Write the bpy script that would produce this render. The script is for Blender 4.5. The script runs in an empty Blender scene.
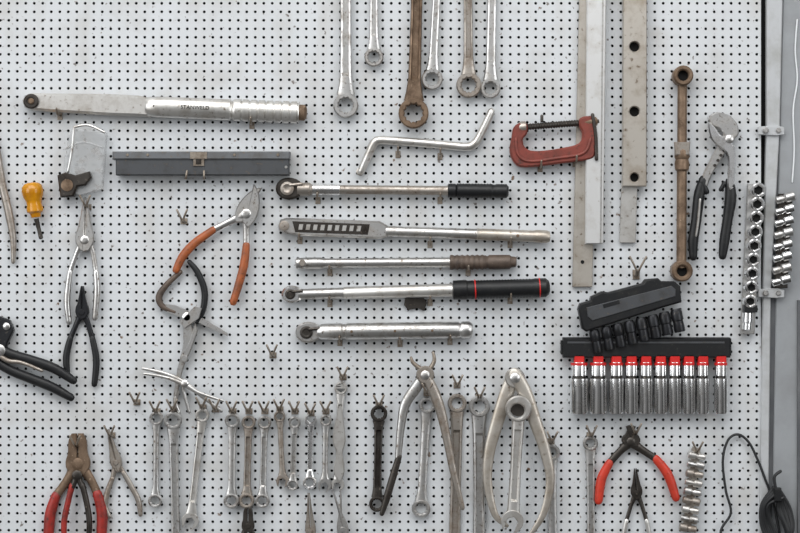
import bpy, bmesh, math, random
from mathutils import Vector
from mathutils.geometry import tessellate_polygon
random.seed(4)
S=0.0015; ZC=1.5
def W(p): return Vector(((p[0]-400)*S,-p[2]*S,(266.5+p[1])*S+ZC))   # p=(u,-v,w)
sc=bpy.context.scene
sc.view_settings.view_transform='Standard'

# ---------------- materials
def lin(c):
    return tuple([((x/255)/12.92 if x/255<=0.04045 else ((x/255+0.055)/1.055)**2.4) for x in c])+(1,)
def mat(name,c1,c2=None,metal=0.0,rough=0.5,scale=60,lo=0.45,hi=0.7,alpha=1,bump=0.0,r2=None,m2=None,spec=0.5,trans=0,c3=None,s3=.62):
    m=bpy.data.materials.new(name); m.use_nodes=True; nt=m.node_tree; b=nt.nodes['Principled BSDF']
    b.inputs['Base Color'].default_value=lin(c1); b.inputs['Metallic'].default_value=metal
    b.inputs['Roughness'].default_value=rough; b.inputs['Alpha'].default_value=alpha
    b.inputs['Specular IOR Level'].default_value=spec; b.inputs['Transmission Weight'].default_value=trans
    if c2:
        tc=nt.nodes.new('ShaderNodeTexCoord'); n=nt.nodes.new('ShaderNodeTexNoise')
        oi=nt.nodes.new('ShaderNodeObjectInfo'); ad=nt.nodes.new('ShaderNodeVectorMath'); ad.operation='ADD'
        nt.links.new(tc.outputs['Object'],ad.inputs[0]); nt.links.new(oi.outputs['Location'],ad.inputs[1])
        n.inputs['Scale'].default_value=scale; n.inputs['Detail'].default_value=6; n.inputs['Roughness'].default_value=0.65
        nt.links.new(ad.outputs[0],n.inputs['Vector'])
        r=nt.nodes.new('ShaderNodeMapRange'); r.inputs[1].default_value=lo; r.inputs[2].default_value=hi
        nt.links.new(n.outputs['Fac'],r.inputs[0])
        mx=nt.nodes.new('ShaderNodeMix'); mx.data_type='RGBA'; mx.inputs[6].default_value=lin(c1); mx.inputs[7].default_value=lin(c2)
        nt.links.new(r.outputs[0],mx.inputs[0]); out=mx.outputs[2]
        if c3:
            n3=nt.nodes.new('ShaderNodeTexNoise'); n3.inputs['Scale'].default_value=scale*4; n3.inputs['Detail'].default_value=4
            nt.links.new(ad.outputs[0],n3.inputs['Vector'])
            r3=nt.nodes.new('ShaderNodeMapRange'); r3.inputs[1].default_value=s3; r3.inputs[2].default_value=s3+.14
            nt.links.new(n3.outputs['Fac'],r3.inputs[0])
            mx3=nt.nodes.new('ShaderNodeMix'); mx3.data_type='RGBA'; mx3.inputs[7].default_value=lin(c3)
            nt.links.new(out,mx3.inputs[6]); nt.links.new(r3.outputs[0],mx3.inputs[0]); out=mx3.outputs[2]
        nt.links.new(out,b.inputs['Base Color'])
        for v1,v2,s in ((rough,r2,'Roughness'),(metal,m2,'Metallic')):
            if v2 is not None:
                q=nt.nodes.new('ShaderNodeMapRange'); q.inputs[3].default_value=v1; q.inputs[4].default_value=v2
                nt.links.new(r.outputs[0],q.inputs[0]); nt.links.new(q.outputs[0],b.inputs[s])
        if bump:
            bp=nt.nodes.new('ShaderNodeBump'); bp.inputs['Strength'].default_value=bump; bp.inputs['Distance'].default_value=0.001
            nt.links.new(n.outputs['Fac'],bp.inputs['Height']); nt.links.new(bp.outputs['Normal'],b.inputs['Normal'])
    return m
CHROME=mat('chrome',(240,240,240),(192,188,183),1,.15,60,.5,.75,r2=.3,bump=.12)
STEEL=mat('steel',(210,209,207),(152,145,137),.95,.28,50,.46,.74,r2=.5,bump=.2,c3=(104,90,77),s3=.61)
WORN=mat('worn_steel',(172,165,157),(122,108,95),.85,.36,50,.43,.7,r2=.55,m2=.5,bump=.25,c3=(86,70,56))
SATIN=mat('satin_steel',(216,214,210),(178,171,162),.85,.34,40,.45,.75,bump=.12,c3=(130,116,102),s3=.63)
RUSTY=mat('rusty_steel',(134,113,94),(86,67,50),.65,.42,50,.4,.65,r2=.7,m2=.3,bump=.4,c3=(165,143,121))
BEIGE=mat('weathered_bar',(192,186,177),(158,145,129),.72,.38,30,.45,.75,bump=.1,c3=(120,104,88),s3=.63)
WHITEBAR=mat('ground_bar',(226,226,225),(196,191,183),.6,.34,25,.5,.8,c3=(160,148,134),s3=.66)
DARK=mat('dark_steel',(76,72,68),(48,42,38),.75,.36,50,.45,.7,bump=.2,c3=(122,112,102))
BLACK=mat('black_plastic',(22,23,25),(40,40,38),0,.42,60,.5,.8,spec=.4,c3=(62,59,54),s3=.66)
BLACKM=mat('black_oxide',(46,47,50),(32,30,29),.65,.35,60,.5,.75,c3=(95,90,84))
GUN=mat('case_grey_paint',(72,74,77),(56,55,54),.25,.5,45,.5,.75,c3=(96,86,76))
GUNL=mat('case_lid_paint',(108,110,113),(90,87,83),.3,.45,45,.5,.75,c3=(120,104,86))
RED=mat('red_grip',(196,60,42),(150,50,36),0,.4,45,.45,.75,spec=.4,c3=(110,44,34),s3=.64)
REDD=mat('red_grip_dirty',(156,42,33),(92,32,26),0,.45,45,.42,.7,c3=(56,28,24))
CLAMP=mat('clamp_red_paint',(130,62,52),(94,50,42),.1,.42,40,.45,.7,bump=.2,c3=(66,50,44))
REDP=mat('red_plastic',(200,38,36),None,0,.35)
ORANGE=mat('orange_grip',(166,88,46),(110,64,40),0,.45,50,.4,.7,c3=(72,48,34))
AMBER=mat('amber_handle',(222,152,22),(176,105,16),0,.15,50,.5,.8,trans=.25)
BROWN=mat('brown_grip',(98,84,74),(68,58,52),.2,.5,80,.4,.7,c3=(130,114,98))
HOOK=mat('hook_steel',(164,154,142),(118,104,90),.75,.4,90,.4,.7)
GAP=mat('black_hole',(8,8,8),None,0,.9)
CABLE=mat('cable_rubber',(26,27,29),None,0,.5)
CLEAR=mat('clear_plastic',(200,202,203),(150,135,120),0,.12,40,.5,.8,alpha=.4)
WALLP=mat('pegboard_paint',(205,208,211),(197,200,202),0,.5,5,.35,.7,spec=.3)
nt=WALLP.node_tree; b=nt.nodes['Principled BSDF']; src=b.inputs['Base Color'].links[0].from_socket
g=nt.nodes.new('ShaderNodeNewGeometry')
def speck(scale,lo,hi,col,src,amt=1.0,stretch=1.0):
    n=nt.nodes.new('ShaderNodeTexNoise'); n.inputs['Scale'].default_value=scale; n.inputs['Detail'].default_value=5
    mp=nt.nodes.new('ShaderNodeMapping'); mp.inputs['Scale'].default_value=(1,1,stretch)
    nt.links.new(g.outputs['Position'],mp.inputs[0]); nt.links.new(mp.outputs[0],n.inputs['Vector'])
    r=nt.nodes.new('ShaderNodeMapRange'); r.inputs[1].default_value=lo; r.inputs[2].default_value=hi; r.inputs[4].default_value=amt
    nt.links.new(n.outputs['Fac'],r.inputs[0])
    m=nt.nodes.new('ShaderNodeMix'); m.data_type='RGBA'; m.inputs[7].default_value=lin(col)
    nt.links.new(src,m.inputs[6]); nt.links.new(r.outputs[0],m.inputs[0]); return m.outputs[2]
src=speck(16,.5,.8,(176,173,168),src,.7)
src=speck(22,.52,.75,(182,180,176),src,.5,.25)
src=speck(75,.67,.73,(112,90,72),src)
src=speck(110,.66,.7,(90,78,68),src,.8)
nt.links.new(src,b.inputs['Base Color'])
BACK=mat('backing_dark',(20,20,21),None,0,.9)
FRAME=mat('frame_grey_paint',(150,153,156),(136,138,140),.1,.5,14,.4,.7,c3=(162,162,160),s3=.66)
FRAMEL=mat('frame_light_paint',(182,184,186),(160,160,158),.1,.5,20,.45,.7)
FRAMED=mat('frame_dark_gap',(84,86,89),(104,105,107),.1,.6,14,.4,.7)
CHALK=mat('scratched_white',(225,228,230),None,0,.7)

# ---------------- geometry helpers (u right, v down, w out of the wall)
def catmull(P,n=6,closed=False):
    P=[tuple(p) for p in P]
    if len(P)<3 and not closed: 
        a,b=P; return [tuple(a[k]+(b[k]-a[k])*i/n for k in range(len(a))) for i in range(n+1)]
    N=len(P); out=[]
    rng=range(N) if closed else range(N-1)
    for i in rng:
        if closed: a,b,c,d=P[(i-1)%N],P[i],P[(i+1)%N],P[(i+2)%N]
        else: a,b,c,d=P[max(i-1,0)],P[i],P[i+1],P[min(i+2,N-1)]
        for j in range(n):
            t=j/n
            out.append(tuple(.5*((2*b[k])+(-a[k]+c[k])*t+(2*a[k]-5*b[k]+4*c[k]-d[k])*t*t+(-a[k]+3*b[k]-3*c[k]+d[k])*t**3) for k in range(len(b))))
    if not closed: out.append(P[-1])
    return out
def circ(c,r,n=24,a0=0,ry=None):
    ry=ry or r
    return [(c[0]+r*math.cos(a0+2*math.pi*i/n),c[1]+ry*math.sin(a0+2*math.pi*i/n)) for i in range(n)]
def star(c,r,n=12):
    return [(c[0]+r*(1 if i%2 else .86)*math.cos(math.pi*i/n),c[1]+r*(1 if i%2 else .86)*math.sin(math.pi*i/n)) for i in range(2*n)]
class T:
    def __init__(s,name,z=3): s.bm=bmesh.new(); s.mats=[]; s.name=name; s.z=z
    def mi(s,m):
        if m not in s.mats: s.mats.append(m)
        return s.mats.index(m)
    def raw(s,V,F,m):
        k=s.mi(m); vs=[s.bm.verts.new(W(v)) for v in V]
        for f in F:
            try:
                fc=s.bm.faces.new([vs[i] for i in f]); fc.material_index=k; fc.smooth=True
            except Exception: pass
    def plate(s,outer,th,m,holes=(),z=None,bev=.5):
        z=s.z if z is None else z
        loops=[]
        for k,l in enumerate([outer]+list(holes)):
            l=[(p[0],-p[1]) for p in l]
            A=sum(l[i][0]*l[(i+1)%len(l)][1]-l[(i+1)%len(l)][0]*l[i][1] for i in range(len(l)))
            if (A>0)!=(k==0): l=l[::-1]
            loops.append(l)
        V=[];F=[];ins=[]
        for l in loops:
            n=len(l); o=[]
            for i in range(n):
                a,b_,c=Vector(l[i-1]),Vector(l[i]),Vector(l[(i+1)%n])
                d1=(b_-a); d2=(c-b_)
                if d1.length<1e-6: d1=d2
                if d2.length<1e-6: d2=d1
                d1=d1.normalized(); d2=d2.normalized()
                nn=Vector((-d1.y,d1.x))+Vector((-d2.y,d2.x))
                if nn.length<1e-3: nn=Vector((-d1.y,d1.x))
                nn.normalize(); q=max(.5,nn.dot(Vector((-d1.y,d1.x))))
                o.append(b_+nn*(bev/q))
            ins.append(o)
            base=len(V)
            V+=[(p[0],p[1],z) for p in l]+[(p[0],p[1],z+th-bev) for p in l]+[(p.x,p.y,z+th) for p in o]
            for i in range(n):
                j=(i+1)%n
                F.append((base+i,base+j,base+n+j,base+n+i)); F.append((base+n+i,base+n+j,base+2*n+j,base+2*n+i))
        tess=tessellate_polygon([[Vector((p.x,p.y,0)) for p in o] for o in ins])
        idx=[];base=0
        bot=[]
        for l in loops:
            n=len(l); idx+=[base+2*n+i for i in range(n)]; bot+=[base+i for i in range(n)]; base+=3*n
        for t in tess:
            F.append(tuple(idx[i] for i in t)); F.append(tuple(bot[i] for i in reversed(t)))
        s.raw(V,F,m)
    def rect(s,u0,v0,u1,v1,th,m,z=None,bev=.6): s.plate([(u0,v0),(u1,v0),(u1,v1),(u0,v1)],th,m,z=z,bev=bev)
    def tube(s,path,r,m,flat=1,seg=12,z=None,n=6,smooth=True,rnd=True):
        z=s.z if z is None else z
        R=r if isinstance(r,(list,tuple)) else [r]*len(path)
        P=[(p[0],-p[1],(p[2] if len(p)>2 else z),R[i]) for i,p in enumerate(path)]
        if smooth: P=catmull(P,n)
        pts=[Vector(p[:3]) for p in P]; rr=[p[3] for p in P]
        tan=[]
        for i in range(len(pts)):
            t=pts[min(i+1,len(pts)-1)]-pts[max(i-1,0)]; tan.append(t.normalized() if t.length>1e-6 else Vector((0,1,0)))
        if rnd:
            a,b_=pts[0],pts[-1]; ra,rb=rr[0],rr[-1]
            pts=[a-tan[0]*ra*.9,a-tan[0]*ra*.6]+pts+[b_+tan[-1]*rb*.6,b_+tan[-1]*rb*.9]
            rr=[ra*.4,ra*.78]+rr+[rb*.78,rb*.4]; tan=[tan[0]]*2+tan+[tan[-1]]*2
        V=[];F=[];prev=Vector((1,0,0))
        for p,t,rad in zip(pts,tan,rr):
            nrm=Vector((0,0,1))-t*t.z
            if nrm.length<.35: nrm=prev-t*prev.dot(t)
            nrm.normalize(); prev=nrm; side=t.cross(nrm)
            for k in range(seg):
                a=2*math.pi*k/seg
                V.append(tuple(p+side*rad*math.cos(a)+nrm*rad*flat*math.sin(a)))
        for i in range(len(pts)-1):
            for k in range(seg):
                k2=(k+1)%seg; F.append((i*seg+k,i*seg+k2,(i+1)*seg+k2,(i+1)*seg+k))
        F.append(tuple(range(seg))); F.append(tuple((len(pts)-1)*seg+k for k in range(seg)))
        s.raw(V,F,m)
    def lathe(s,p0,p1,prof,m,z=None,flat=1,seg=20,scale=False):
        z=s.z if z is None else z
        a=Vector((p0[0],-p0[1],z)); b_=Vector((p1[0],-p1[1],z)); d=(b_-a); L=d.length; d.normalize()
        nrm=Vector((0,0,1)); side=d.cross(nrm)
        V=[];F=[]
        for (t,r) in prof:
            if scale: t*=L
            for k in range(seg):
                an=2*math.pi*k/seg; V.append(tuple(a+d*t+side*r*math.cos(an)+nrm*r*flat*math.sin(an)))
        n=len(prof)
        for i in range(n-1):
            for k in range(seg):
                k2=(k+1)%seg; F.append((i*seg+k,i*seg+k2,(i+1)*seg+k2,(i+1)*seg+k))
        F.append(tuple(range(seg))); F.append(tuple((n-1)*seg+k for k in range(seg)))
        s.raw(V,F,m)
    def disc(s,c,prof,m,seg=20,z=None):
        z=s.z if z is None else z
        V=[];F=[]
        for (w,r) in prof:
            for k in range(seg):
                an=2*math.pi*k/seg; V.append((c[0]+r*math.cos(an),-c[1]+r*math.sin(an),z+w))
        n=len(prof)
        for i in range(n-1):
            for k in range(seg):
                k2=(k+1)%seg; F.append((i*seg+k,i*seg+k2,(i+1)*seg+k2,(i+1)*seg+k))
        F.append(tuple(range(seg))); F.append(tuple((n-1)*seg+k for k in range(seg)))
        s.raw(V,F,m)
    def bar(s,p0,p1,w,th,m,z=None,groove=True,ends=(1.5,1.5)):
        z=s.z if z is None else z
        a=Vector((p0[0],-p0[1])); b_=Vector((p1[0],-p1[1])); d=(b_-a); L=d.length; d.normalize(); sd=Vector((-d.y,d.x))
        st=[(0,ends[0]),(.05,1+(ends[0]-1)*.5),(.12,1.08),(.14,1.06),(.5,.95),(.86,1.06),(.88,1.08),(.95,1+(ends[1]-1)*.5),(1,ends[1])]
        V=[];F=[]
        for i,(t,f) in enumerate(st):
            h=.5*w*f; g=.35 if (groove and 3<=i<=5) else 1.12
            for x,y in [(-1,0),(-1,.55),(-.82,.95),(-.6,1.05),(-.45,g),(.45,g),(.6,1.05),(.82,.95),(1,.55),(1,0)]:
                p=a+d*L*t+sd*h*x; V.append((p.x,p.y,z+th*y))
        c=10
        for i in range(len(st)-1):
            for k in range(c):
                k2=(k+1)%c; F.append((i*c+k,i*c+k2,(i+1)*c+k2,(i+1)*c+k))
        F.append(tuple(range(c))); F.append(tuple((len(st)-1)*c+k for k in range(c)))
        s.raw(V,F,m)
    def text(s,txt,c,size,m,z,ang=0):
        cu=bpy.data.curves.new('t','FONT'); cu.body=txt; cu.size=size; cu.align_x='CENTER'; cu.align_y='CENTER'; cu.extrude=.15
        ob=bpy.data.objects.new('t',cu); sc.collection.objects.link(ob)
        bpy.context.view_layer.update()
        me=bpy.data.meshes.new_from_object(ob.evaluated_get(bpy.context.evaluated_depsgraph_get()))
        ca,sa=math.cos(ang),math.sin(ang)
        V=[(c[0]+v.co.x*ca-v.co.y*sa,-c[1]+v.co.x*sa+v.co.y*ca,z+v.co.z) for v in me.vertices]
        s.raw(V,[tuple(p.vertices) for p in me.polygons],m)
        bpy.data.objects.remove(ob); bpy.data.meshes.remove(me)
    def done(s):
        bm=s.bm; bmesh.ops.recalc_face_normals(bm,faces=bm.faces[:])
        for e in bm.edges:
            if len(e.link_faces)==2 and e.calc_face_angle(0)>.65: e.smooth=False
        xs=[v.co for v in bm.verts]
        c=Vector([(min(p[k] for p in xs)+max(p[k] for p in xs))/2 for k in range(3)])
        for v in bm.verts: v.co-=c
        me=bpy.data.meshes.new(s.name); bm.to_mesh(me); bm.free()
        for m in s.mats: me.materials.append(m)
        ob=bpy.data.objects.new(s.name,me); ob.location=c; sc.collection.objects.link(ob); return ob

def frame2(c,dirv):
    d=Vector(dirv).normalized(); p=Vector((-d.y,d.x))
    return lambda a,b_:(c[0]+d.x*a+p.x*b_,c[1]+d.y*a+p.y*b_)

def ring_end(t,c,R,th,m,z,hole=.62,pts=12):
    t.plate(circ(c,R,28),th,m,[star(c,R*hole,pts)],z=z,bev=1.1)
def open_end(t,c,dirv,R,th,m,z,tilt=.26,gap=.5):
    d=Vector(dirv).normalized(); ca,sa=math.cos(tilt),math.sin(tilt)
    d=Vector((d.x*ca-d.y*sa,d.x*sa+d.y*ca)); f=frame2(c,d); g=R*gap
    o=[]
    a0=math.asin(gap)+.12
    for i in range(25):
        a=a0+(2*math.pi-2*a0)*i/24; k=1+.22*max(0,math.cos(a))
        o.append(f(R*k*math.cos(a),R*math.sin(a)))
    o+= [f(R*1.05,-g),f(-.1*R,-g),f(-.4*R,0),f(-.1*R,g),f(R*1.05,g)]
    t.plate(o,th,m,z=z,bev=.6)
def wrench(name,p0,p1,Ra,Rb,sw,m,ta='ring',tb='open',z=3,th=3,hole=.62,tilt=.26,groove=True):
    t=T(name,z); d=Vector((p1[0]-p0[0],p1[1]-p0[1])).normalized()
    A=(p0[0]+d.x*Ra*.85,p0[1]+d.y*Ra*.85); B=(p1[0]-d.x*Rb*.85,p1[1]-d.y*Rb*.85)
    t.bar(A,B,sw,th,m,z=z+.3,groove=groove,ends=(min(1.7,Ra*1.5/sw),min(1.7,Rb*1.5/sw)))
    for ty,c,dv,R in ((ta,p0,-d,Ra),(tb,p1,d,Rb)):
        if ty=='ring': ring_end(t,c,R,th+1.8,m,z-.4,hole)
        elif ty=='open': open_end(t,c,dv,R,th+.8,m,z,tilt)
        elif ty=='dring': ring_end(t,c,R,th+4,m,z-.8,hole)
    return t.done()
def pliers(name,piv,jdir,jl,jw,HL,HR,mj,mh,hr=3.2,z=4,style='comb',spread=.0,bare=1,flat=.75,mh2=None):
    t=T(name,z)
    for sgn,H in ((1,HL),(-1,HR)):
        d=Vector(jdir).normalized(); a=-sgn*spread
        d=Vector((d.x*math.cos(a)-d.y*math.sin(a),d.x*math.sin(a)+d.y*math.cos(a)))
        f=frame2(piv,d)
        if style=='nose': out=[(-.25,.5),(-.05,1.0),(.15,1.0),(.35,.72),(.7,.42),(1,.22)]
        elif style=='cut': out=[(-.45,.5),(-.15,1.0),(.2,1.15),(.6,.95),(.9,.45),(1,.12)]
        else: out=[(-.4,.5),(-.15,1.0),(.1,1.05),(.35,.85),(.75,.78),(1,.5)]
        o=catmull([(p[0]*jl,p[1]*jw*sgn) for p in out],4)
        o=[f(*p) for p in o]+[f(jl,.05*jw*sgn),f(.1*jl,.05*jw*sgn),f(0,-.35*jw*sgn),f(-.3*jl,-.2*jw*sgn)]
        t.plate(o,4.2+ (0.8 if sgn>0 else 0),mj,z=z-1.5,bev=1)
        mm=mh if sgn>0 or mh2 is None else mh2
        k=bare
        t.tube([piv]+H[:k+1],[jw*.62]+[hr*.78]*(k+1),mj,flat=.6,z=z)
        g=H[k:]
        if len(g)>=2:
            rad=[hr*(1.0 if 0<i<len(g)-1 else .85) for i in range(len(g))]
            t.tube(g,rad,mm,flat=flat,z=z+.2)
    t.disc(piv,[(0,jw*.5),(4.6,jw*.5),(5.4,jw*.38),(5.4,jw*.12)],mj,z=z-1)
    return t.done()

# ---------------- the wall
PITCH=8.5
def pegboard():
    u0,u1,v0,v1=-140,768,-120,660
    nu=int((u1-u0)/PITCH); nv=int((v1-v0)/PITCH)
    r=1.5; V=[];F=[]
    vid={}
    def cv(i,j):
        if (i,j) not in vid:
            vid[(i,j)]=len(V); V.append(tuple(W((u0+i*PITCH,-(v0+j*PITCH),0))))
        return vid[(i,j)]
    for i in range(nu):
        for j in range(nv):
            c=[cv(i,j),cv(i+1,j),cv(i+1,j+1),cv(i,j+1)]
            cx=u0+(i+.5)*PITCH; cy=v0+(j+.5)*PITCH; b0=len(V)
            for w in (0,-1.2):
                for k in range(8):
                    a=math.radians(-157.5+45*k)
                    V.append(tuple(W((cx+r*math.cos(a),-(cy+r*math.sin(a)),w))))
            for k in range(4):
                a=b0+(2*k+0)%8; b_=b0+(2*k+1)%8; e=b0+(2*k+2)%8
                F.append((c[k],c[(k+1)%4],b_,a)); F.append((c[(k+1)%4],e,b_))
            for k in range(8):
                k2=(k+1)%8; F.append((b0+k,b0+k2,b0+8+k2,b0+8+k))
    me=bpy.data.meshes.new('wall_back'); me.from_pydata(V,[],F); me.materials.append(WALLP)
    bm=bmesh.new(); bm.from_mesh(me); bmesh.ops.recalc_face_normals(bm,faces=bm.faces[:])
    big=max(bm.faces,key=lambda f:f.calc_area())
    if big.normal.y>0: bmesh.ops.reverse_faces(bm,faces=bm.faces[:])
    bm.to_mesh(me); bm.free()
    ob=bpy.data.objects.new('wall_back',me); sc.collection.objects.link(ob)
pegboard()
t=T('wall_backing'); t.rect(-150,-130,1000,670,4,BACK,z=-14); t.done()
t=T('wall_right')
t.plate([(786,-125),(1000,-125),(1000,665),(770,665),(776,300),(778,200)],10,FRAME,z=-10,bev=1)
t.done()
t=T('trim_1')
t.plate([(779,-125),(785,-125),(779,130),(770,300),(766,665),(757,665),(762,300),(766,130),(766,-125)],8,FRAMEL,z=-4,bev=1)
t.done()
t=T('trim_2')
t.plate([(785,-125),(789,-125),(783,130),(777,300),(777,665),(766,665),(770,300),(779,130)],4,FRAMED,z=-6,bev=.5)
t.plate([(797,300),(800,300),(800,665),(797,665)],3,FRAMED,z=0,bev=.5)
t.done()
for nm,y in (('frame_bracket',131),('frame_bracket',293)):
    t=T(nm,3); t.plate([(757,y-4),(776,y-5),(783,y-3),(783,y+4),(776,y+5),(757,y+4)],3,FRAMEL,z=4); t.disc((764,y),[(0,3),(3,3),(4,2)],STEEL,z=6); t.disc((777,y),[(0,2.6),(2,2.6),(3,1.8)],STEEL,z=6); t.done()
t=T('frayed_cord',1)
t.tube([(797,20),(795,50),(797,80),(793,110),(794,150),(792,182)],.8,CHALK,seg=6,z=1.2)
t.done()

# ---------------- big torque wrench (upper left)
t=T('torque_wrench',9)
top=[(27,97),(34,94),(60,94.5),(110,95),(140,96.5),(152,99)]
t.plate(top+[(152,118),(140,117),(110,116),(60,113),(34,111),(27,108),(24.5,102)],9,SATIN,z=4,bev=2.4)
t.disc((34,102.5),[(0,7.5),(3,7.5),(4,6.3),(4,4.5),(2.6,4.2)],DARK,z=12)
t.disc((34,102.5),[(0,3),(3.5,3),(4.3,2)],RUSTY,z=12)
prof=[(0,7),(3,9.6),(12,10.4),(84,10.6),(86,8.6),(88,10.8)]
x=90
while x<150: prof+=[(x,11),(x+4.6,11),(x+5,9.6),(x+6.4,9.6),(x+6.8,11)]; x+=8
prof+=[(152,10.5),(153,7.5)]
t.lathe((147,107.4),(303,113.6),prof,SATIN,z=10,flat=.75)
t.lathe((299,113.3),(308,113.8),[(0,7.5),(1,8),(6,8),(8,5.5),(8.5,3)],RUSTY,z=10,flat=.8)
for k in range(3): t.disc((156+k*6,107.5),[(0,1.1),(1,1)],DARK,z=16.6,seg=8)
t.text('STANWELD',(197,109),5.4,GAP,18,-.04)
t.done()

# ---------------- long tool case
t=T('tool_case',0)
t.rect(118,158,290,176,13,GUN,z=3,bev=1)
t.rect(115,152.5,291,160.5,15,GUNL,z=3,bev=1.2)
t.rect(192,153,209,160,1.2,HOOK,z=17.6,bev=.3); t.rect(195,158,206,167,1.5,HOOK,z=16,bev=.4)
t.rect(198,160,203,165,1.2,DARK,z=18,bev=.3)
for c in ((130,156),(150,156),(236,156),(279,156)): t.disc(c,[(0,1.6),(.8,1.2)],HOOK,z=18,seg=10)
t.disc((287,168),[(0,1.6),(.8,1.2)],STEEL,z=16,seg=10)
t.tube([(186,178,-1),(186,179,6),(188,179,18),(189,172,19)],1,HOOK,seg=8)
t.tube([(205,178,-1),(205,179,6),(206,179,18),(206,172,19)],1,HOOK,seg=8)
t.done()

# ---------------- clear pouch with socket
t=T('clear_plastic_pouch',2)
t.plate([(72,132),(80,130),(96,131),(108,134),(104,190),(82,196),(64,192),(66,160)],9,CLEAR,z=2,bev=1)
t.plate([(60,176),(68,173),(78,176),(92,172),(94,178),(88,186),(80,187),(76,197),(63,198)],12,DARK,z=4,bev=1.5)
t.disc((70,186),[(0,6),(2,6),(2.5,3.5)],RUSTY,z=15)
t.tube([(66,150),(84,143),(104,148)],1,CLEAR,z=11,seg=8); t.tube([(76,128),(74,150),(70,172)],1.2,STEEL,z=11,seg=8)
t.tube([(76,128),(90,126),(106,133)],1.2,STEEL,z=11,seg=8)
t.done()

# ---------------- screwdriver
t=T('screwdriver',9)
t.lathe((33,183),(38,220),[(0,4),(1,7.5),(4,10.4),(9,11),(14,10),(18,8),(22,7.4),(26,8.4),(29,8.4),(31,5.5),(35,4.5)],AMBER,seg=10)
t.lathe((38,219),(43,239),[(0,2.6),(2,2.4),(12,2),(17,2.2),(20,2.2),(21,1)],DARK,seg=10)
t.done()
t=T('long_handled_pliers',4)
t.tube([(-14,120),(-4,150),(3,185),(10,215),(14,240),(14,262)],[5,5,4,4,3.2,2],WORN,flat=.7)
t.tube([(-18,120),(-14,150),(-18,200),(-22,260)],[5,5,4,2.6],WORN,flat=.7)
t.plate(circ((-14,125),9,16)[:],6,WORN,z=1); t.plate([(-20,118),(-18,80),(-10,80),(-8,118)],6,WORN,z=1)
t.done()

# ---------------- pliers left
pliers('needle_nose_pliers',(86,240),(0.02,-1),42,9,[(79,250),(71,272),(68,300),(70,322)],[(93,250),(97,272),(98,292),(96,318)],STEEL,STEEL,hr=3.4,z=6,style='nose')
pliers('combination_pliers',(83,312),(0,-1),26,6.5,[(78,322),(71,338),(67,356),(68,374)],[(88,322),(93,338),(97,360),(95,384)],BLACKM,BLACK,hr=3.5,z=4,style='nose')
pliers('diagonal_cutters',(247,214),(.42,-1),30,10,[(230,222),(214,230),(196,243),(184,256),(177,270)],[(247,228),(247,245),(244,268),(234,302)],STEEL,ORANGE,hr=4.3,z=8,style='cut',spread=.17)
t=T('bent_nose_pliers',6)
t.tube([(190,262),(198,272),(205,290),(204,308),(198,322)],[2.4,3.2,3.4,3.2,2.6],BLACK)
t.tube([(181,272),(168,284),(160,296),(163,306),(176,312)],[2.4,3,3.4,3,2.4],BROWN)
t.plate([(166,304),(176,305),(200,316),(228,333),(228,336),(200,323),(178,316),(168,312)],4,STEEL,z=4)
t.plate([(196,306),(203,308),(200,318),(186,328),(180,322)],4,STEEL,z=7)
t.disc((188,317),[(0,5),(3,5),(4,3.5)],STEEL,z=7)
t.done()
t=T('circlip_pliers',5)
t.plate([(184,322),(190,318),(194,330),(190,348),(183,372),(178,396),(174,396),(178,370),(184,345)],4,STEEL,z=4,bev=1)
t.plate([(196,322),(199,330),(192,350),(186,362),(183,356),(190,342)],3,STEEL,z=7,bev=1)
t.disc((185,358),[(0,4),(3,4),(4,3)],STEEL,z=7)
t.tube([(178,392),(176,402),(180,412)],[2.4,2.4,1.6],STEEL); t.tube([(182,380),(186,398),(190,412)],[1.8,1.8,1.4],STEEL)
t.done()
t=T('feeler_tongs',4)
t.tube([(144,368),(165,373),(185,382),(206,398),(222,410)],[1.4,2.2,2.6,1.9,1.2],STEEL,flat=.6,z=9)
t.tube([(146,373),(168,377),(186,384),(200,392),(224,400)],[1.2,1.6,2.2,1.8,1.1],STEEL,flat=.6,z=12)
t.disc((186,383),[(0,4),(3,4),(4,2.5)],STEEL,z=10)
t.done()
# crimpers lower left
t=T('crimping_pliers',6)
t.plate([(-22,322),(2,316),(12,320),(16,330),(10,342),(6,356),(-8,362),(-20,345)],8,BLACKM,z=4,bev=1.4)
t.disc((2,350),[(0,6),(7,6),(8,4),(8,1)],STEEL,z=6)
t.disc((9,326),[(0,3.6),(6,3.6),(7,2)],STEEL,z=7)
t.tube([(-4,346),(14,354),(34,360),(56,368),(75,380)],[5,4.8,5,5,4],BLACK,flat=.8,z=9)
t.tube([(-8,358),(12,370),(32,378),(52,386),(72,397)],[5,4.8,5,5,4],BLACK,flat=.8,z=7)
t.tube([(-2,352),(10,360),(24,362),(44,370)],[2.4,2.4,2,1.6],WORN,z=11)
t.done()
pliers('lineman_pliers',(79,463),(-.02,-1),30,11.5,[(68,480),(57,495),(51,515),(49,545)],[(91,478),(98,493),(103,514),(101,548)],RUSTY,REDD,hr=5.6,z=5,style='comb')
t=T('wire_strippers',8)
t.tube([(74,484),(70,500),(66,520),(66,545)],[3,3,3,2.6],REDD,z=10); t.tube([(84,484),(88,500),(91,520),(90,545)],[3,3,3,2.6],DARK,z=10)
t.disc((79,474),[(0,5),(3,5),(4,3)],DARK,z=10); t.tube([(79,474),(74,486)],[3,3],DARK,z=10); t.tube([(79,474),(84,486)],[3,3],DARK,z=10)
t.done()
pliers('long_nose_pliers',(117,462),(-.25,-1),34,5.5,[(113,478),(108,492),(106,506),(110,516)],[(124,472),(132,486),(139,500),(141,514)],WORN,WORN,hr=2.8,z=4,style='nose',bare=0)

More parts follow.
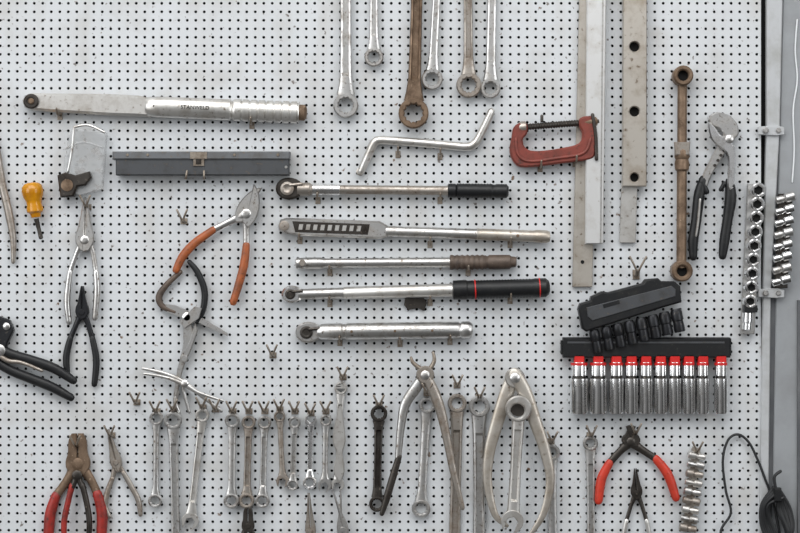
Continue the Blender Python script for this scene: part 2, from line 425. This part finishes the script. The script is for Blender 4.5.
# ---------------- hanging ring spanners along the top
wrench('combination_wrench',(346,-70),(346,106),14,12.5,11,STEEL,'open','ring',z=4,th=5)
wrench('combination_wrench',(374,-70),(374,58),10,9.5,8,STEEL,'open','ring',z=4,th=4)
wrench('combination_wrench',(419,-80),(413.5,114),14,15,12,RUSTY,'open','dring',z=4,th=6,hole=.66)
wrench('combination_wrench',(440,-70),(432,80),10,10.5,8,STEEL,'open','ring',z=4,th=4)
wrench('combination_wrench',(467,-70),(468.5,86),12,12.5,9,WORN,'open','ring',z=4,th=5)
wrench('combination_wrench',(493,-70),(490,89),10,10,9,STEEL,'open','ring',z=4,th=4)

# ---------------- bent bar
t=T('bent_wheel_bar',6)
t.tube([(361,172),(364,165),(369,154),(373,145),(376,141.6),(380,140.6),(392,141),(430,144),(462,147),(470,146.6),(475,143.5),(479,137),(485,125),(491,112)],[3.6,4,4.2,4.4,4.4,4.4,4.4,4.4,4.4,4.4,4.4,4.2,4,3.6],SATIN,n=4)
t.disc((360.5,172),[(0,4),(3,4),(3.5,3)],WORN,z=4)
t.done()

# ---------------- C clamp
t=T('c_clamp',8)
o=[(511,138),(513,128),(519,124),(526,125),(526,135),(522,140),(524,148),(534,152),(560,149),(578,144),(581,134),(578,127),(579,119),(590,117),(594,121),(594,152),(588,160),(560,164),(525,168),(514,164),(509,152)]
t.plate(catmull(o,3,True),10,CLAMP,z=5,bev=1.6)
t.tube([(515,140),(517,155),(528,162),(556,159),(582,154),(589,140)],[1.6]*6,CLAMP,z=15)
pr=[];x=0
while x<62: pr+=[(x,3.6),(x+1.3,2.8),(x+2.6,3.6)]; x+=2.6
t.lathe((522,128),(594,122.5),pr+[(66,3.6),(76,3.6)],DARK,z=10,seg=14)
t.lathe((518,128.4),(526,127.8),[(0,5),(3,6),(7,6),(8,3.5)],WORN,z=10)
t.lathe((583,123.4),(599,122),[(0,5),(6,5.4),(12,5.4),(14,3)],RUSTY,z=10)
t.tube([(591,116),(594,135),(595,160)],1.8,DARK,z=15); t.tube([(541,117),(541,122)],1.6,DARK,z=12)
t.done()

# ---------------- stack of torque wrenches
def ratchet(t,c,r,m,z,mcap):
    t.plate([(c[0]+r*1.15*math.cos(a)*(1.2 if math.cos(a)>0 else 1),c[1]+r*math.sin(a)) for a in [2*math.pi*i/24 for i in range(24)]],9,m,z=z-5,bev=1.9)
    t.disc((c[0]-1,c[1]),[(0,r*.62),(1.6,r*.6),(2,r*.4),(1.2,r*.3)],mcap,z=z+4)
    t.tube([(c[0]+2,c[1]-r*.3),(c[0]+r*1.2,c[1]-r*.4)],1.6,mcap,z=z+5.5,seg=8)
def knurl(x0,x1,r,step=3,d=.35):
    p=[];x=x0
    while x<x1: p+=[(x,r),(x+step*.5,r-d)]; x+=step
    return p
t=T('torque_wrench',9)
ratchet(t,(289,189),11,DARK,9,WORN)
t.lathe((298,189.5),(508,191.5),[(0,6.5),(12,6.6),(14,5),(18,4.4),(60,4.4),(148,4.6),(150,5.4)],WORN,z=9)
t.lathe((312,189.7),(342,190),[(0,4),(1,5.8),(28,5.8),(29,4)],CHROME,z=9)
t.lathe((447,190.9),(508,191.5),[(0,4),(1,7),(8,7),(9,6)]+knurl(10,46,7.4,3,.5)+[(47,6.2),(49,7),(59,7),(61,4.5)],BLACK,z=9)
t.done()
t=T('torque_wrench',9)
t.plate([(279,226),(281,220),(288,218),(380,221.5),(388,226),(388,237),(380,239),(300,236),(286,233.5),(280,231)],9,STEEL,z=4,bev=2)
t.plate([(293,221.5),(370,224.5),(368,235),(296,232.5)],.8,DARK,z=12.8,bev=.3)
for k in range(9):
    t.plate([(300+k*7.2,224.5+k*.2),(304+k*7.2,224.5+k*.2),(303+k*7.2,230+k*.2),(299+k*7.2,230+k*.2)],.5,SATIN,z=13.4,bev=.2)
t.disc((285,226),[(0,5),(2,5),(2.4,3)],WORN,z=12.5)
t.lathe((386,231.5),(480,234.5),[(0,5),(2,5.4),(90,5.4),(93,5.4)],STEEL,z=9)
t.lathe((476,234.4),(550,237),[(0,4),(1,6.2)]+knurl(2,58,6,4,.35)+[(60,6.4),(70,6.4),(73,5),(73.4,3)],BEIGE,z=9)
t.disc((517,236),[(0,1.8),(.8,1.4)],RUSTY,z=14.6,seg=8)
t.done()
t=T('torque_wrench',8)
t.lathe((296,263.5),(330,263.2),[(0,4),(1,5.6),(12,6),(24,6),(28,5),(33,4.6)],STEEL,z=8)
t.disc((303,263),[(0,3.4),(6,3.4),(7,2.6)],WORN,z=8)
t.lathe((326,263.2),(452,262.5),[(0,4.8),(60,5),(126,5.2)],STEEL,z=8)
t.lathe((449,262.4),(516,262),[(0,4),(1,7.4)]+knurl(3,34,7.6,5,1)+[(36,7),(38,6),(40,7.2),(60,7.2),(62,5.6),(66,5.2),(67,3)],BROWN,z=8)
t.done()
t=T('torque_wrench',9)
ratchet(t,(292,294),8.6,CHROME,9,DARK)
t.lathe((299,294),(346,293),[(0,5.4),(10,5.2),(46,5.6)],STEEL,z=9)
t.lathe((343,293),(454,290),[(0,5),(2,6.2),(108,6.6),(111,7)],SATIN,z=9)
t.lathe((452,290),(548,287.4),[(0,6),(1,9.6),(14,9.8),(15,9),(18,9)]+knurl(20,80,9.4,3,.5)+[(82,9.6),(93,9.4),(96,7),(97,4)],BLACK,z=11)
for s0 in (22,86): t.lathe((452+s0,290-s0*.027),(454+s0,290-s0*.027-.1),[(0,9),(.2,9.95),(1.2,9.95),(1.4,9)],REDP,z=11)
t.done()
t=T('torque_wrench',9)
ratchet(t,(308,332),10.5,STEEL,9,DARK)
t.lathe((318,331.5),(472,329.5),[(0,6),(4,8),(20,8.4),(24,8.4),(25,7.6),(28,7.6),(29,8.4),(140,8.4),(142,7.4),(144,8.6),(151,8.6),(154,6.5)],STEEL,z=10)
for x in (352,395,432): t.disc((x,331-(x-352)*.013),[(0,1.5),(.8,1.2)],RUSTY,z=18,seg=8)
t.done()
t=T('dark_patch',2); t.plate([(405,298),(424,298),(427,303),(424,311),(418,308),(408,310),(404,305)],3,DARK,z=1); t.done()  # irregular dark plate against the board, below the torque wrench

# ---------------- long flat bars
t=T('steel_straightedge',2); t.plate([(581,-90),(597,-90),(592,287),(572,287)],3,BEIGE,z=2,bev=.6)
t.disc((582,262),[(0,2),(.4,1.8)],GAP,z=4.9,seg=12); t.done()
t=T('steel_ruler_bar',6); t.plate([(586,-90),(606,-90),(602,244),(584,244)],7,WHITEBAR,z=6,bev=.9)
t.plate([(601.5,-90),(603,-90),(600,243),(598.5,243)],.5,STEEL,z=12.8,bev=.1); t.done()
t=T('perforated_flat_bar',6)
t.plate([(622,-90),(645.5,-90),(645,187),(621,187)],7,BEIGE,[circ((633,48),5,20),circ((633,112.5),5,20),circ((633,178),4.4,20),circ((633,-20),5,20)],z=6,bev=.9)
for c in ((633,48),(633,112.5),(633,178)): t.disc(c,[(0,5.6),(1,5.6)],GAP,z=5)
t.done()
t=T('flat_steel_strip',2); t.plate([(621,180),(637,180),(635,243),(619,243)],3,SATIN,z=2,bev=.6); t.done()

# ---------------- tube spanner
t=T('box_spanner',9)
t.lathe((681,84),(680,268),[(0,5),(3,4.8),(64,4.8),(66,7),(68,7.6),(74,7.6),(76,6.6),(80,7.4),(86,7),(88,5),(184,5)],RUSTY,z=9)
for c,r,rr in (((681,77),10,7),((680,271),10.5,7)):
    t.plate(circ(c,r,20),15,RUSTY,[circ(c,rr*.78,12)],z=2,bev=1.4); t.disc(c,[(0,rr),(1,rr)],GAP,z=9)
t.plate([(672,143),(688,143),(687,156),(673,156)],5,WORN,z=11,bev=.8)
t.done()

# ---------------- water pump pliers
t=T('water_pump_pliers',7)
t.plate(catmull([(709,116),(716,113),(727,116),(735,124),(737,134),(731,142),(722,156),(710,176),(705,188),(699,186),(702,174),(712,154),(721,138),(720,131),(712,127),(707,121)],3,True),7,STEEL,z=4,bev=1.3)
t.plate(catmull([(706,124),(713,129),(718,136),(728,142),(733,152),(733,170),(731,188),(725,188),(726,168),(724,154),(714,146),(708,138)],3,True),6,CHROME,z=9,bev=1.3)
t.disc((727,140),[(0,4.4),(3,4.4),(4,3)],STEEL,z=13)
for k in range(4): t.plate(circ((722-k*3,151+k*5),1.6,10),.5,DARK,z=11.2,bev=.1)
t.tube([(702,180),(698,195),(695,220),(692,240),(692,257)],[4.4,5.6,5.2,5.2,4],BLACK,flat=.8,z=8)
t.tube([(728,182),(729,198),(726,220),(723,240),(721,256)],[4.4,6,5.2,5.2,4],BLACK,flat=.8,z=9)
t.tube([(700,182),(705,192)],[3,3],BLACK,z=9)
t.tube([(723,184),(719,190)],[2.6,2],BLACK,z=9)
t.tube([(698,200),(696,222),(694,236)],[1.2,1.2,1],SATIN,z=12.5,seg=6)
t.done()

# ---------------- socket rails at the right
t=T('socket_rail',4)
t.plate([(746,184),(761,185),(753,334),(739,334)],4,STEEL,z=4,bev=.8)
for k in range(9):
    f=k/8; c=(755-8*f,191+110*f); r=7.4-.8*f
    t.plate(circ(c,r,20),14,CHROME,[star(c,r*.6,6)],z=7,bev=1.3)
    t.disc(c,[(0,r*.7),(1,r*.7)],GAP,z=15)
t.lathe((746,312),(745,332),[(0,4),(.6,5.4),(10,5.4),(11,4.4),(17,4.4),(18,3)],CHROME,z=10); t.rect(741,305,754,312,12,BLACK,z=7)
t.done()
t=T('socket_rail',4)
t.plate([(777,194),(791,194),(786,288),(773,288)],4,DARK,z=4,bev=.8)
for k in range(8):
    f=k/7; y=199+82*f; x=784-4*f
    t.lathe((x-10,y+2),(x+9,y-3),[(0,2.6),(.6,3.8),(7,3.8),(8,3),(9,3.6),(10,5),(18,5),(19,3.8)],CHROME if k%3 else STEEL,z=10,seg=16)
t.done()

# ---------------- socket sets
t=T('socket_set_case',6)
t.plate([(576,308),(578,303),(588,300),(589,296),(600,291),(606,292),(640,283),(643,279),(655,278),(658,281),(671,281),(677,286),(678,302),(660,307),(600,326),(584,331),(580,328)],14,BLACK,z=10,bev=1.8)
t.plate([(584,307),(668,285.5),(672,289),(672,296),(590,320),(585,316)],1.2,GUN,z=24,bev=.6)
t.plate([(600,304),(616,299.5),(617,303),(601,307.5)],.6,BLACK,z=25.2,bev=.2)
for k in range(8):
    a=(592+k*11.6,329-k*2.9); r=5.2+.1*k
    t.lathe(a,(a[0]+5,a[1]+25),[(0,r*.8),(3,r),(11,r),(12,r*.86),(20,r*.95),(23,r*.9),(23.2,r*.6),(22,r*.5)],BLACKM,z=16)
t.done()
t=T('socket_set_rail',8)
t.rect(562,337,728,357,12,BLACK,z=3,bev=1.4)
t.rect(560,340,566,354,8,BLACK,z=4); t.rect(724,338,729,355,10,BLACK,z=4)
t.rect(566,341,722,343,.8,GUN,z=14.8,bev=.3)
for k,x in enumerate([578,597,615,630,644.5,659,673,687,701,719]):
    r=[9.2,9,7.6,7,6.8,6.8,6.6,6.6,6.6,7][k]
    t.rect(x-5,354,x+5,364,11,REDP,z=4,bev=.8)
    t.lathe((x,361),(x,413),[(0,r*.55),(.6,r*.82),(3,r*.86),(14,r*.86)],CHROME,z=11,seg=28)
    t.lathe((x,375),(x,413),[(0,r*.86),(.4,r*.72),(2,r*.72),(2.6,r*.9)],DARK,z=11,seg=28)
    t.lathe((x,377),(x,413),[(0,r*.8),(.8,r),(34,r),(35.6,r*.9)],CHROME,z=11,seg=28)
    t.lathe((x,362),(x,366),[(0,r*.86),(.2,r*.92),(2.6,r*.92),(2.8,r*.8)],REDP,z=11)
t.done()

# ---------------- bottom row of spanners
B=[((157,418),(156,500),7,7,5.6,STEEL,'ring','ring'),
((174,420),(177,560),9,9,8.5,STEEL,'ring','open'),
((203,415),(191,520),7,8.5,7,SATIN,'ring','open'),
((233,420),(232,500),7.5,7.8,7.2,STEEL,'ring','ring'),
((249,422),(247,500),7,7.8,7,WORN,'ring','ring'),
((265,422),(263,500),6.8,7.2,6.4,STEEL,'ring','ring'),
((280,416),(283,480),5.8,6.4,5.2,WORN,'ring','open'),
((295,422),(293,484),6,5.6,5.4,STEEL,'ring','ring'),
((311,420),(310,482),5.8,6.8,5.6,CHROME,'open','ring'),
((326,420),(325,484),5.8,6.8,5.6,STEEL,'ring','open'),
((341,388),(338,484),6.5,6.5,6,SATIN,'ring','open'),
((379,413),(377,503),8.4,7.8,8,DARK,'ring','ring'),
((427,405),(421,508),8.4,9.2,8.5,STEEL,'ring','ring'),
((457,403),(454,570),9.5,10,11,WORN,'ring','open'),
((479,406),(479,570),10.5,12,12,STEEL,'dring','open'),
((551,452),(553,570),8.5,9,9,STEEL,'ring','ring'),
((590,443),(591,570),7.5,9,8,STEEL,'ring','open')]
for k,(a,b_,ra,rb,sw,m,ta,tb) in enumerate(B):
    wrench('combination_wrench',a,b_,ra,rb,sw,m,ta,tb,z=(3+(k%2)*1.5) if k<12 else 2,th=3.6,groove=k%3!=0)
t=T('brake_spanner',8)
t.plate(catmull([(336,420),(341,404),(344,420),(346,440),(343,452),(345,470),(340,480),(334,470),(337,452),(333,440)],3,True),4,SATIN,z=9,bev=1); t.done()
# adjustable wrench with big ring
t=T('adjustable_wrench',6)
t.plate(circ((517,407),13,24),6,SATIN,[circ((516,409),7,16)],z=20,bev=1.4)
t.bar((517,416),(512,510),11,4,SATIN,z=20,groove=True,ends=(1.2,1.2))
open_end(t,(511,518),(-.05,1),11,6,SATIN,20,tilt=.3)
t.disc((517,407),[(0,8),(1,8)],DARK,z=18.5)
t.done()
# tongs / calipers
t=T('spring_calipers',10)
t.plate(circ((425,374),9,20),5,WORN,z=12,bev=1.2)
t.disc((425,374),[(0,4.5),(2,4.5),(3,3)],STEEL,z=16)
t.tube([(425,374),(415,388),(405,404),(401,425),(399,446),(398,458)],[5,5.5,5,4,3.4,3],STEEL,flat=.5,z=13)
t.tube([(399,455),(394,472),(387,496),(382,512)],[3,3.6,3.6,2.4],DARK,flat=.6,z=13)
t.tube([(425,374),(434,392),(441,412),(447,440),(453,470),(462,506)],[5,5.5,5,4,3.6,2.4],WORN,flat=.5,z=15)
t.tube([(420,368),(413,362),(411,357)],[2.4,2,1.4],HOOK,z=14); t.tube([(430,368),(434,360),(433,352)],[2.4,2,1.4],HOOK,z=14)
t.done()
t=T('outside_calipers',9)
t.plate(circ((514,377),10,20),4,SATIN,z=13,bev=1.2); t.disc((514,377),[(0,5),(2,5),(3,3.5)],STEEL,z=17)
t.tube([(514,374),(506,392),(497,420),(489,450),(487,480),(494,512),(506,524)],[7,7,6.4,5.4,4.4,3.4,2],BEIGE,flat=.35,z=13)
t.tube([(514,374),(524,392),(534,420),(544,450),(549,480),(542,512),(528,534)],[7,7,6.4,5.4,4.4,3.4,2],BEIGE,flat=.35,z=16)
t.done()
# small pliers below the row
pliers('end_cutters',(249,524),(0,-1),18,6,[(244,534),(241,548),(240,560)],[(254,534),(258,548),(259,560)],DARK,BLACK,hr=3.4,z=11,style='comb')
pliers('snipe_nose_pliers',(311,530),(-.05,-1),38,5,[(307,540),(304,550),(303,560)],[(315,540),(318,550),(319,560)],WORN,BROWN,hr=3,z=8,style='nose')
pliers('snipe_nose_pliers',(343,528),(-.15,-1),40,5.5,[(338,540),(334,550),(333,560)],[(348,540),(351,550),(352,560)],STEEL,DARK,hr=3,z=8,style='nose',spread=.12)
pliers('water_pump_pliers',(630,441),(-.0,-1),16,9,[(620,450),(609,462),(601,478),(598,500)],[(641,449),(655,458),(667,474),(675,497)],DARK,RED,hr=4.8,z=6,style='comb',spread=.35)
pliers('mini_pliers',(636,492),(-.05,-1),24,5.5,[(631,504),(626,520),(622,540)],[(641,504),(646,520),(650,540)],DARK,SATIN,hr=2.6,z=4,style='nose')
# clip strip of small sockets
t=T('small_socket_strip',4)
t.plate([(692,446),(700,448),(690,532),(682,530)],3,WORN,z=2,bev=.6)
for k in range(9):
    y=455+k*9; x=695.5-k*1.1; r=3.9+.12*(k%3); dx=8.5; dy=3.2
    t.lathe((x-dx,y-dy*.5),(x+dx,y+dy*.5),[(0,r*.6),(.6,r*.8),(6,r*.8),(7,r*.62),(8.4,r*.62),(9.2,r),(16.5,r),(17.3,r*.8)] if k%2 else [(0,r*.8),(.6,r),(7,r),(8,r*.6),(9.4,r*.62),(10.4,r*.8),(16.5,r*.8),(17.3,r*.6)],STEEL if k%3==1 else WORN if k%3==2 else SATIN,z=8,seg=14)
t.done()
# cable
t=T('electric_cable',5)
t.tube([(724,548),(720,530),(730,512),(725,490),(722,460),(727,440),(737,434),(748,442),(757,460),(764,478),(772,500),(780,540)],1.3,CABLE,seg=8,z=5)
for k in range(7):
    t.tube([(772+k*1.5,486+k*2,10+k%3*3),(760+k,505,8+k%3*2),(762+k*2,530,8),(778+k,548,9),(790-k,530,11+k%2*3),(788-k*2,508,10),(778,490+k,12)],1.9,CABLE,seg=8)
t.plate([(770,486),(778,486),(779,500),(771,500)],8,BLACK,z=10,bev=1.5)
t.tube([(774,490),(772,476),(778,470)],1.6,CABLE,seg=8,z=12)
t.done()

# ---------------- peg hooks
t=T('peg_hooks',3)
def hook(x,y,h=11,sp=5,d=15):
    for s_ in (-1,1):
        t.tube([(x+s_*1.2,y+h*.5,-1),(x+s_*1.2,y+h*.5,d*.5),(x+s_*1.6,y+h*.2,d),(x+s_*sp,y-h*.5,d+3)],1.05,HOOK,seg=8,n=4)
    t.rect(x-3.5,y+h*.2,x+3.5,y+h*.75,1.2,HOOK,z=.1,bev=.3)
for x,y in [(184,216),(273,350),(343,372),(137,397),(157,406),(174,404),(203,402),(216,404),(233,406),(249,406),(265,406),(280,404),(295,406),(311,408),(326,406),(379,400),(427,388),(457,380),(479,392),(551,436),(590,430),(634,428),(695,446),(88,202),(112,430),(78,440)]:
    hook(x,y)
hook(636,266,18,8,14)
for x,y in [(60,118),(252,127),(318,202),(440,202),(300,242),(430,246),(510,246),(330,274),(468,274),(330,305),(430,304),(510,302),(340,344),(400,345),(450,343),(398,156),(440,158),(540,170),(575,165)]:
    t.tube([(x,y-3,-1),(x,y-2,8),(x,y-3,16),(x,y-8,19)],1,HOOK,seg=8,n=4)
    t.rect(x-2.5,y-5,x+2.5,y+2,1,HOOK,z=.1,bev=.3)
t.done()

# ---------------- light & camera
def area(name,loc,tgt,sx,sy,e,col=(1,1,1)):
    l=bpy.data.lights.new(name,'AREA'); l.shape='RECTANGLE'; l.size=sx; l.size_y=sy; l.energy=e; l.color=col
    o=bpy.data.objects.new(name,l); o.location=loc; o.rotation_euler=(Vector(tgt)-Vector(loc)).to_track_quat('-Z','Y').to_euler(); sc.collection.objects.link(o)
area('ceiling_light_panel',(-.2,-2.0,3.5),(0,0,1.4),3.4,1.6,62,(1,.998,.99))
area('added_side_light',(-2.8,-2.4,2.0),(0,0,1.4),1.8,2.0,32,(.96,.985,1))  # added source on the left, no known window; gives metal side highlights
area('added_side_light',(2.6,-2.6,2.0),(0,0,1.4),1.4,1.8,22,(.96,.985,1))  # weaker added source on the right, likewise no known window
w=bpy.data.worlds.new('world'); sc.world=w; w.use_nodes=True; nt=w.node_tree; bg=nt.nodes['Background']
tc=nt.nodes.new('ShaderNodeTexCoord'); sp=nt.nodes.new('ShaderNodeSeparateXYZ'); cr=nt.nodes.new('ShaderNodeValToRGB'); mr=nt.nodes.new('ShaderNodeMapRange')
nt.links.new(tc.outputs['Generated'],sp.inputs[0]); mr.inputs[1].default_value=-1; mr.inputs[2].default_value=1
nt.links.new(sp.outputs['Z'],mr.inputs[0]); nt.links.new(mr.outputs[0],cr.inputs[0])
e=cr.color_ramp.elements; e[0].position=0; e[0].color=(.17,.165,.16,1); e[1].position=1; e[1].color=(1,1,1,1)
q=e.new(.44); q.color=(.2,.2,.2,1); q=e.new(.5); q.color=(.5,.5,.505,1); q=e.new(.6); q.color=(.85,.86,.87,1)
# added bright and dark bands across X, shaped to streak reflections in metal
mx=nt.nodes.new('ShaderNodeMapRange'); mx.inputs[1].default_value=-1; mx.inputs[2].default_value=1
nt.links.new(sp.outputs['X'],mx.inputs[0]); c2=nt.nodes.new('ShaderNodeValToRGB'); nt.links.new(mx.outputs[0],c2.inputs[0])
e=c2.color_ramp.elements; e[0].position=0; e[0].color=(.25,)*3+(1,); e[1].position=1; e[1].color=(.2,)*3+(1,)
for p,v in ((.12,.3),(.2,.95),(.34,1),(.4,.5),(.5,.5),(.6,.45),(.66,.2),(.76,.22),(.82,.85),(.9,.8),(.95,.2)):
    q=e.new(p); q.color=(v,v,v,1)
mul=nt.nodes.new('ShaderNodeMix'); mul.data_type='RGBA'; mul.blend_type='MULTIPLY'; mul.inputs[0].default_value=1
nt.links.new(cr.outputs[0],mul.inputs[6]); nt.links.new(c2.outputs[0],mul.inputs[7]); nt.links.new(mul.outputs[2],bg.inputs[0])
bg.inputs[1].default_value=1.35
cam=bpy.data.cameras.new('camera'); cam.lens=85; cam.sensor_width=36
co=bpy.data.objects.new('camera',cam); co.location=(0,-1.2*85/36,ZC); co.rotation_euler=(math.pi/2,0,0); sc.collection.objects.link(co); sc.camera=co
